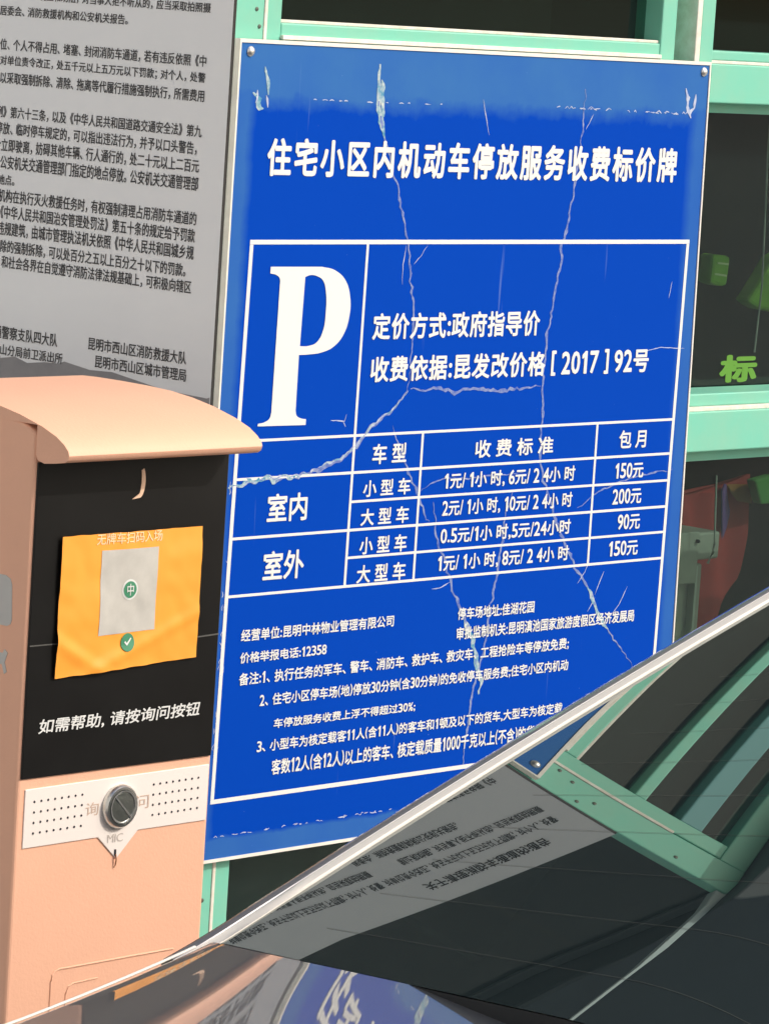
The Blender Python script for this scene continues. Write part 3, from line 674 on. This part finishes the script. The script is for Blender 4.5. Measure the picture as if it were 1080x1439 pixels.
cr_ = CRESC; b = MB(); arc = [Vector((-.7273+.007*math.sin(a), 1.0975+.0165*math.cos(a))) for a in [math.pi*k/14 for k in range(15)]]
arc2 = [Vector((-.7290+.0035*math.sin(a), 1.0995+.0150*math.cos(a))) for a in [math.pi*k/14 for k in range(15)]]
b.prism([tuple(q) for q in arc[3:]]+[(-.7370, 1.0800)]+[tuple(q) for q in arc2[::-1][:-4]], TFm, .0030, .0023); tpart('crescent_glint', b, 'tan_glint')  # pale crescent plate stands in for a lit glint on the panel
lettering('panel_lettering', TERM[1:2], TFm, M['white'], tm, .018, .0028, .10, inv=ti)
# speaker plate
b = MB(); b.prism(PLATE, TFm, .0014, -.0005); pl_ = tpart('speaker_plate', b, 'plate', bevel=.0006)
for D in (DOTL, DOTR):
    dots = MB()
    for i in range(8):
        for j in range(4):
            x = D[0][0]+(D[1][0]-D[0][0])*i/7+(D[3][0]-D[0][0])*j/3; z = D[0][1]+(D[3][1]-D[0][1])*j/3+(D[1][1]-D[0][1])*i/7
            dots.prism([(x+.00125*math.cos(a), z+.00125*math.sin(a)) for a in [2*math.pi*k/10 for k in range(10)]], TFm, .0018, .0013)
    tpart('speaker_holes', dots, 'hole', pl_)
lettering('plate_lettering', TERM[2:4], TFm, M['beige_ink'], pl_, .004, .0018, inv=ti)
lettering('plate_lettering', TERM[4:5], TFm, M['grey_ink'], pl_, .004, .0018, inv=ti)
bc = (-.7309, TY, .7672)
b = MB(); b.lathe(bc, (0, -1, 0), [(.0226, 0), (.0228, .0035), (.0222, .0065), (.0205, .0085), (.0180, .0088), (.0170, .0070), (.0168, .004)], 48); bt = tpart('call_button', b, 'chrome', smooth=True)
b = MB(); b.lathe(bc, (0, -1, 0), [(.0160, .003), (.0160, .0076), (.0150, .0086), (.004, .0090)], 48); cp = tpart('button_cap', b, 'button', bt, smooth=False)
b = MB(); b.lathe(bc, (0, -1, 0), [(.0168, .0070), (.0172, .0094), (.0160, .0094), (.0158, .0080)], 48); tpart('button_ring', b, 'steel', bt, smooth=True)
q = .0118; b = MB(); b.prism([(bc[0]-q-.0006, bc[2]+q-.0006), (bc[0]-q+.0006, bc[2]+q+.0006), (bc[0]+q+.0006, bc[2]-q+.0006), (bc[0]+q-.0006, bc[2]-q-.0006)], TFm, .0096, .0085); tpart('button_line', b, 'steel', bt)
b = MB(); b.prism([(-.7331, .7225), (-.7305, .7225), (-.7303, .7172), (-.7314, .7155), (-.7330, .7172)], TFm, .0019, .0013); tpart('microphone_hole', b, 'hole')
b = MB(); b.tube([(-.7312, TY-.002, .7175), (-.7305, TY-.0025, .7120), (-.7306, TY-.002, .7070), (-.7317, TY-.001, .7035)], .0008, 6); tpart('microphone_wire', b, 'rust', smooth=True)
# pressed outline of the lower service door
b = MB(); gp = [(-.8091, .40), (-.8091, .596), (-.8078, .6020), (-.8040, .6058), (-.7985, .6072), (-.655, .6078), (-.640, .6076)]
b.tube([(x, TY-.0002, z) for x, z in gp], .0010, 8); tpart('service_door_edge', b, 'salmon', smooth=True)
gp = [(-.788, .40), (-.788, .580), (-.785, .5875), (-.778, .590), (-.745, .591)]
b = MB(); b.tube([(x, TY-.0002, z) for x, z in gp], .0008, 8); tpart('service_door_edge', b, 'salmon', smooth=True)
# left flank: sticker and emblem
SFm = SIDE(TX0)
b = MB(); rr = .006; pts = [(-.5972+rr, .9574), (-.50, .9560), (-.50, 1.0060), (-.5972+rr, 1.0045)]
pts = [(-.50, .9560), (-.50, 1.0075), (-.588, 1.0062), (-.5945, 1.0035), (-.5972, .9980), (-.5995, .9640), (-.5980, .9590), (-.5930, .9565)]
b.prism(pts, SFm, .0006, -.0002); tpart('side_sticker', b, 'tape_grey')
b = MB(); b.prism([(-.5960, .9300), (-.5915, .9330), (-.589, .9290), (-.580, .9290), (-.580, .9180), (-.5890, .9175), (-.5925, .9085), (-.5960, .9110), (-.5925, .9200)], SFm, .0006, -.0002); tpart('side_emblem', b, 'tape_grey')

# yellow sheet stuck on the black panel
ps = thing('paper_poster', 'crinkled yellow paper sheet with a green tick badge on the black panel', 'poster', (-.735, TY-.003, .9057))
pi_ = Matrix.Translation(-ps.location)
def pt(s_, t_):
    a, b_, c_, d_ = [Vector(p) for p in POSTER]   # TL TR BR BL
    return (a.lerp(b_, s_)).lerp(d_.lerp(c_, s_), t_)
def dep(x, z):
    w_ = .0016*noise.noise((x*14, z*22, .3))+.0009*noise.noise((x*50+z*30, z*40-x*22, 2.2))
    w_ += .0022*max(0, 1-abs((z-.925)+.55*(x+.80))/.012)+.0016*max(0, 1-abs((z-.952)-.35*(x+.66))/.010)
    return .0062+w_
b = MB(); N1, N2 = 48, 40
b.loft([[(pt(i/N1, j/N2)[0]+.0007*noise.noise((0, j*.3, 9)), TY-dep(*pt(i/N1, j/N2)), pt(i/N1, j/N2)[1]+.0006*noise.noise((i*.25, 0, 4))) for i in range(N1+1)] for j in range(N2+1)])
sheet = build('sheet', b, M['yellow'], ps, True, inv=pi_, recalc=False)
def on_sheet(u, v, d): return (u, TY-dep(u, v)-.0004-d, v)
def flat_grid(quad, n1, n2, d):
    b = MB(); a, b_, c_, e_ = [Vector(p) for p in quad]
    b.loft([[on_sheet(*((a.lerp(b_, i/n1)).lerp(e_.lerp(c_, i/n1), j/n2)), d) for i in range(n1+1)] for j in range(n2+1)]); return b
build('printed_square', flat_grid(QR, 20, 20, 0), M['qr'], ps, True, inv=pi_, recalc=False)
lettering('poster_lettering', TERM[0:1], on_sheet, M['cream_ink'], ps, .008, 0, inv=pi_)
def disc(c_, r_, d, m, name):
    b = MB(); ring = [on_sheet(c_[0]+r_*math.cos(2*math.pi*k/28), c_[1]+r_*math.sin(2*math.pi*k/28), d) for k in range(28)]
    b.add(ring+[on_sheet(*c_, d)], [(k, (k+1) % 28, 28) for k in range(28)]); build(name, b, M[m], ps, inv=pi_, recalc=False)
disc(MARKS[1], .0105, .0004, 'white', 'emblem_disc'); disc(MARKS[1], .0085, .0008, 'green_ink', 'emblem_disc'); disc(MARKS[0], .0092, .0004, 'green_ink', 'tick_badge')
cx, cz = MARKS[0]; b = MB(); b.add([on_sheet(cx+x, cz+z, .0008) for x, z in ((-.0050, .0002), (-.0033, .0016), (-.0012, -.0008), (.0040, .0046), (.0052, .0034), (-.0012, -.0034))], [(0, 1, 2, 5), (2, 3, 4, 5)]); build('tick_mark', b, M['white'], ps, inv=pi_, recalc=False)
lettering('emblem_mark', [('中', MARKS[1][0]-.0045, MARKS[1][1]-.006, MARKS[1][0]+.0045, MARKS[1][1]+.006)], on_sheet, M['white'], ps, .01, .0012, inv=pi_)

# ================================================================ the car
PH = R(12.); HD = Vector((math.cos(PH), -math.sin(PH), 0)); LT = Vector((-math.sin(PH), -math.cos(PH), 0))   # heading, to its right
K0 = Vector((-1.6099, -1.6382, .95)); WC = .75
car = thing('parked_car', 'grey saloon car with dark tinted rear window parked in front of the sign', 'car', tuple((K0+HD*1.3+LT*WC).xy)+(Z0,), -PH)
ci = (Matrix.Translation(car.location) @ Matrix.Rotation(-PH, 4, 'Z')).inverted()
def P3(u, w, z): return K0+HD*u+LT*w+Vector((0, 0, z-.95))
def cpart(name, mb, m, parent=None, **k): return build(name, mb, M[m], parent or car, inv=ci, **k)
def integ(sl, w, sym=True):
    if w > WC: return integ(sl, 2*WC-w)
    n = 24; h = w/n; return sum(sl(h*(i+.5)) for i in range(n))*h
def zg(u, w):
    if w > WC: w = 2*WC-w
    q = min(w, .5); z = .95+.4245*u+.2287*q-.0354*u*u+.0644*u*q+.0437*q*q
    if w > .5:
        s_ = .2287+.0644*u+.0874*.5; e_ = (w-.5)/.25; z += s_*.25*(e_-.5*e_*e_)
    return z
DK = (0.95935, 0.17429, 0.22408, 0.16666, -0.2739, -0.36351, 0.13101, -0.19854, 0.0337, 0.29185)
def ubd(w):
    w = w if w <= WC else 2*WC-w
    return -0.02191+-0.30121*w+0.80016*w*w+-0.55769*w**3
def zd(u, w):
    if w > WC: w = 2*WC-w
    v = u-ubd(w); q = max(-.06, min(w, .44)); vv = max(-.21, min(0., v)); t = ubd(q)+vv
    z = DK[0]+DK[1]*t+DK[2]*q+DK[3]*t*t+DK[4]*t*q+DK[5]*q*q+DK[6]*t**3+DK[7]*t*t*q+DK[8]*t*q*q+DK[9]*q**3
    if w > .44: e_ = (w-.44)/.31; z += .095*.31*(e_-.5*e_*e_)
    if v < -.21: z -= .9*(-.21-v)**2
    return z
def sl_d(w): return (.215-.05*w) if w < .5 else .19*max(0., (WC-w)/.25)
def ub(w):
    w = w if w <= WC else 2*WC-w
    return -.1754*w-.0453*w*w+.0047*w**3
def we(u): return -.20*u                      # left edge of the rear window
UT = .72                                       # where the roof starts
# rear window
NU, NW = 26, 60; b = MB(); rows = []
for i in range(NU+1):
    row = []
    for j in range(NW+1):
        s_ = j/NW; t_ = i/NU
        w0 = s_*2*WC
        u_ = ub(w0)+(UT-ub(w0))*t_; wl = we(max(u_, 0)); w_ = wl+(2*WC-2*wl)*s_
        row.append(P3(u_, w_, zg(u_, w_)))
    rows.append(row)
b.loft(rows); rg = cpart('rear_window', b, 'glass_car', smooth=True, recalc=False)
sk = MB(); sk.loft([[P3(ub(2*WC*j/NW)+o_, 2*WC*j/NW, zg(ub(2*WC*j/NW), 2*WC*j/NW)-d_) for j in range(NW+1)] for o_, d_ in ((0, .0008), (.004, .03), (.004, .12))]); cpart('window_seal', sk, 'rubber')
hl = MB()
for k in range(15):
    t_ = .05+.90*k/14; L1, L2 = [], []
    for j in range(4, NW-3):
        s_ = j/NW; w0 = s_*2*WC; u_ = ub(w0)+(UT-ub(w0))*t_; wl = we(max(u_, 0)); w_ = wl+(2*WC-2*wl)*s_
        L1.append(P3(u_, w_, zg(u_, w_)+.0004)); L2.append(P3(u_+.0003, w_, zg(u_+.0003, w_)+.0004))
    hl.loft([L1, L2])
cpart('heater_wire', hl, 'wire', rg, smooth=True, recalc=False)
# trim strips and pillars
def zrail(u, q):   # q = metres outboard of the window edge
    w_ = we(u)
    return we(u)-q, zg(u, w_)
US = [-.03+.79*k/40 for k in range(41)]
for side in (0, 1):
    def PP(u, w, z): return P3(u, w if side == 0 else 2*WC-w, z)
    b = MB(); rows = []
    for u_ in US:
        w0 = we(max(u_, 0)); z_ = zg(u_, w0); h = min(1, max(0.15, (u_+.03)/.12))
        sec = [(.0030, -.004), (.0026, .0016), (.0016, .0028*h), (-.0035, .0030*h), (-.0076, .0027*h), (-.0088, .0012), (-.0090, -.004)]
        rows.append([PP(u_, w0+a, z_+c_) for a, c_ in sec])
    b.loft(rows, caps=False); cpart('window_trim', b, 'trim', smooth=True)
    b = MB(); rows = []
    for u_ in [-.03+.9*k/44 for k in range(45)]:
        w0 = we(max(u_, 0)); z_ = zg(min(u_, .80), w0)
        sec = [(-.0088, -.004), (-.0102, -.0012), (-.0112, .0010), (-.0190, .0004), (-.0235, -.0012), (-.0258, -.0045), (-.027, -.012), (-.030, -.05), (-.042, -.13), (-.05, -.40)]
        rows.append([PP(u_, w0+a, max(z_+c_, .62)) for a, c_ in sec])
    b.loft(rows); cpart('pillar', b, 'pillar', smooth=True)
# lower body: deck, shoulders, flanks, nose
def halfw(u):   # how far outboard of w = 0 the flank stands
    if u < 0: return .050
    if u < .9: return .050+.17*(u/.9)**.8
    return .22
# boot lid: the deck behind the window, its rounded rim and the quarter below it
b = MB(); rows = []
for k in range(43):
    v = 0-.42*k/42; w_ = 0
    for _ in range(30): w_ = -.61*(ubd(w_)+v)+.025
    ur, wr_ = ubd(w_)+v, w_; zr = zd(ur, wr_); out = Vector((-.645, -1)).normalized(); rr = .010
    rim = []
    for (o_, dz) in ((.24, -.36), (.20, -.20), (.14, -.10), (.07, -.05)): rim.append((ur+out.x*(o_*min(1, .3+k/20)), wr_+out.y*(o_*min(1, .3+k/20)), zr+dz))
    for a_ in range(0, 8):
        an = R(20)+R(70)*a_/8; rim.append((ur+out.x*rr*(math.cos(an)), wr_+out.y*rr*(math.cos(an)), zr-rr*(1-math.sin(an))))
    half = rim[:]
    for n_ in range(61):
        w2 = wr_+(WC-wr_)*n_/60; half.append((ubd(w2)+v, w2, zd(ubd(w2)+v, w2)))
    full = half+[(a, 2*WC-c_, z) for a, c_, z in half[::-1][1:]]
    rows.append([P3(*p) for p in full])
last = [Vector(p) for p in rows[-1]]
rows.append([p-HD*.015-Vector((0, 0, .02)) for p in last]); rows.append([Vector((p.x, p.y, .62))-HD*.02 for p in last])
b.loft(rows); cpart('boot_lid', b, 'paint', smooth=True)
b = MB(); rows = []
for u_ in [-.52, -.50, -.46, -.40, -.3, -.2, -.1, 0, .1, .2, .35, .5, .7, .9, 1.3, 1.7, 2.1, 2.5, 2.9, 3.2, 3.5, 3.7, 3.8, 3.86]:
    hw = halfw(u_); nose = max(0, (u_-3.2)/.66); tail = max(0, (-.3-u_)/.22)
    inn = .10*nose**2+.14*tail**2
    zt = .60 if u_ < .0 else .60+.315*min(1, u_/.35)**.6
    if u_ > 2.2: zt = .915-.20*((u_-2.2)/1.66)**2
    half = [(-hw*.6+inn, Z0+.22), (-hw-.03+inn, .25), (-hw-.045+inn, .42), (-hw-.035+inn, min(.56, zt-.03)), (-hw-.02+inn, zt-.025), (-hw+.0+inn, zt-.008), (-hw+.03+inn, zt)]
    w_s = half[-1][0]
    for k in range(1, 17):
        w_ = w_s+(WC-w_s)*k/16; half.append((w_, zt+(0 if u_ < .35 or u_ < 2.2 else integ(sl_d, max(0, w_))*.6*min(1, (u_-2.2)/.5))))
    full = half+[(2*WC-a, c_) for a, c_ in half[::-1][1:]]
    rows.append([P3(u_, a, c_) for a, c_ in full])
b.loft(rows, caps=True); cpart('body', b, 'paint', smooth=True)
# roof, windscreen, side glass
b = MB(); rows = []
for u_ in [UT-.01+.06*k for k in range(21)]:
    wl = we(min(u_, .8)); hump = .03*math.sin(math.pi*min(1, (u_-UT+.01)/1.2))
    z_e = zg(UT, we(UT)); rows.append([P3(u_, wl+(2*WC-2*wl)*j/40, zg(UT, wl+(2*WC-2*wl)*j/40)+hump*1.2) for j in range(41)])
b.loft(rows); cpart('roof', b, 'pillar', smooth=True)
b = MB(); rows = []
ue = UT-.01+1.2
for k in range(13):
    t_ = k/12; u_ = ue+.78*t_; wl = we(.8)
    rows.append([P3(u_+.12*math.sin(math.pi*j/40)*t_, wl+(2*WC-2*wl)*j/40, zg(UT, wl+(2*WC-2*wl)*j/40)*(1-t_)+t_*(.90+integ(sl_d, max(0, min(wl+(2*WC-2*wl)*j/40, 2*WC)))*.9)) for j in range(41)])
b.loft(rows); cpart('windscreen', b, 'glass_car', smooth=True)
for side in (0, 1):
    b = MB(); rows = []
    for k in range(15):
        u_ = .86+1.75*k/14; zt = zg(UT, we(.8)) if u_ < ue else zg(UT, we(.8))-(u_-ue)/.78*.42
        rows.append([P3(u_, (a if side == 0 else 2*WC-a), c_) for a, c_ in ((-.212, .88), (-.19, (.88+zt)/2), (-.160, max(zt-.004, .885)))])
    b.loft(rows); cpart('side_window', b, 'glass_car', smooth=True)
b = MB(); b.loft([[P3(.10, .15, .90), P3(.10, 1.35, .90)], [P3(.62, .0, .86), P3(.62, 1.5, .86)], [P3(.66, .0, .55), P3(.66, 1.5, .55)]]); cpart('parcel_shelf', b, 'seat')
for w_ in (.05, .85):
    b = MB()
    for (u0, u1, z0_, z1_) in ((.70, .86, .50, 1.08), (.86, 1.35, .38, .55)):
        vs = [P3(u, w, z) for z in (z0_, z1_) for w in (w_, w_+.6) for u in (u0, u1)]
        b.add(vs, [(0, 2, 3, 1), (4, 5, 7, 6), (0, 1, 5, 4), (2, 6, 7, 3), (0, 4, 6, 2), (1, 3, 7, 5)])
    cpart('seat', b, 'seat', bevel=.03)
# wheels, lamps
for u_ in (.05, 2.95):
    for w_ in (-.085, 2*WC+.085):
        cwh = P3(u_, w_, Z0+.32); out = -LT if w_ < 0 else LT
        b = MB(); b.lathe(cwh-out*.10, out, [(.20, 0), (.30, 0), (.32, .03), (.32, .17), (.30, .20), (.215, .205), (.20, .19)], 40)
        wh = cpart('wheel', b, 'rubber', smooth=True)
        b = MB(); b.lathe(cwh+out*.06, out, [(.20, 0), (.20, .035), (.18, .04), (.05, .03), (.03, .045)], 40)
        cpart('rim', b, 'rim', wh)
for w_ in (.0, 1.28):
    b = MB(); vs = [P3(u, w, z) for z in (.70, .80) for w in (w_, w_+.22) for u in (-.625, -.58)]
    b.add(vs, [(0, 2, 3, 1), (4, 5, 7, 6), (0, 1, 5, 4), (2, 6, 7, 3), (0, 4, 6, 2), (1, 3, 7, 5)]); cpart('tail_light', b, 'red_lens', bevel=.01)
    b = MB(); vs = [P3(u, w, z) for z in (.52, .62) for w in (w_, w_+.22) for u in (3.74, 3.89)]
    b.add(vs, [(0, 2, 3, 1), (4, 5, 7, 6), (0, 1, 5, 4), (2, 6, 7, 3), (0, 4, 6, 2), (1, 3, 7, 5)]); cpart('headlight', b, 'clear_lens', bevel=.01)
# bright strip put in for the highlight along the left rim of the deck
b = MB(); b.tube([P3(u_-.56*.0085, -.61*u_+.025-.0080, zd(u_, -.61*u_+.025)-.0016) for u_ in [-.40+.355*k/24 for k in range(25)]], .0010, 6); cpart('deck_highlight', b, 'trim', smooth=True)

bpy.data.objects.remove(_fo)
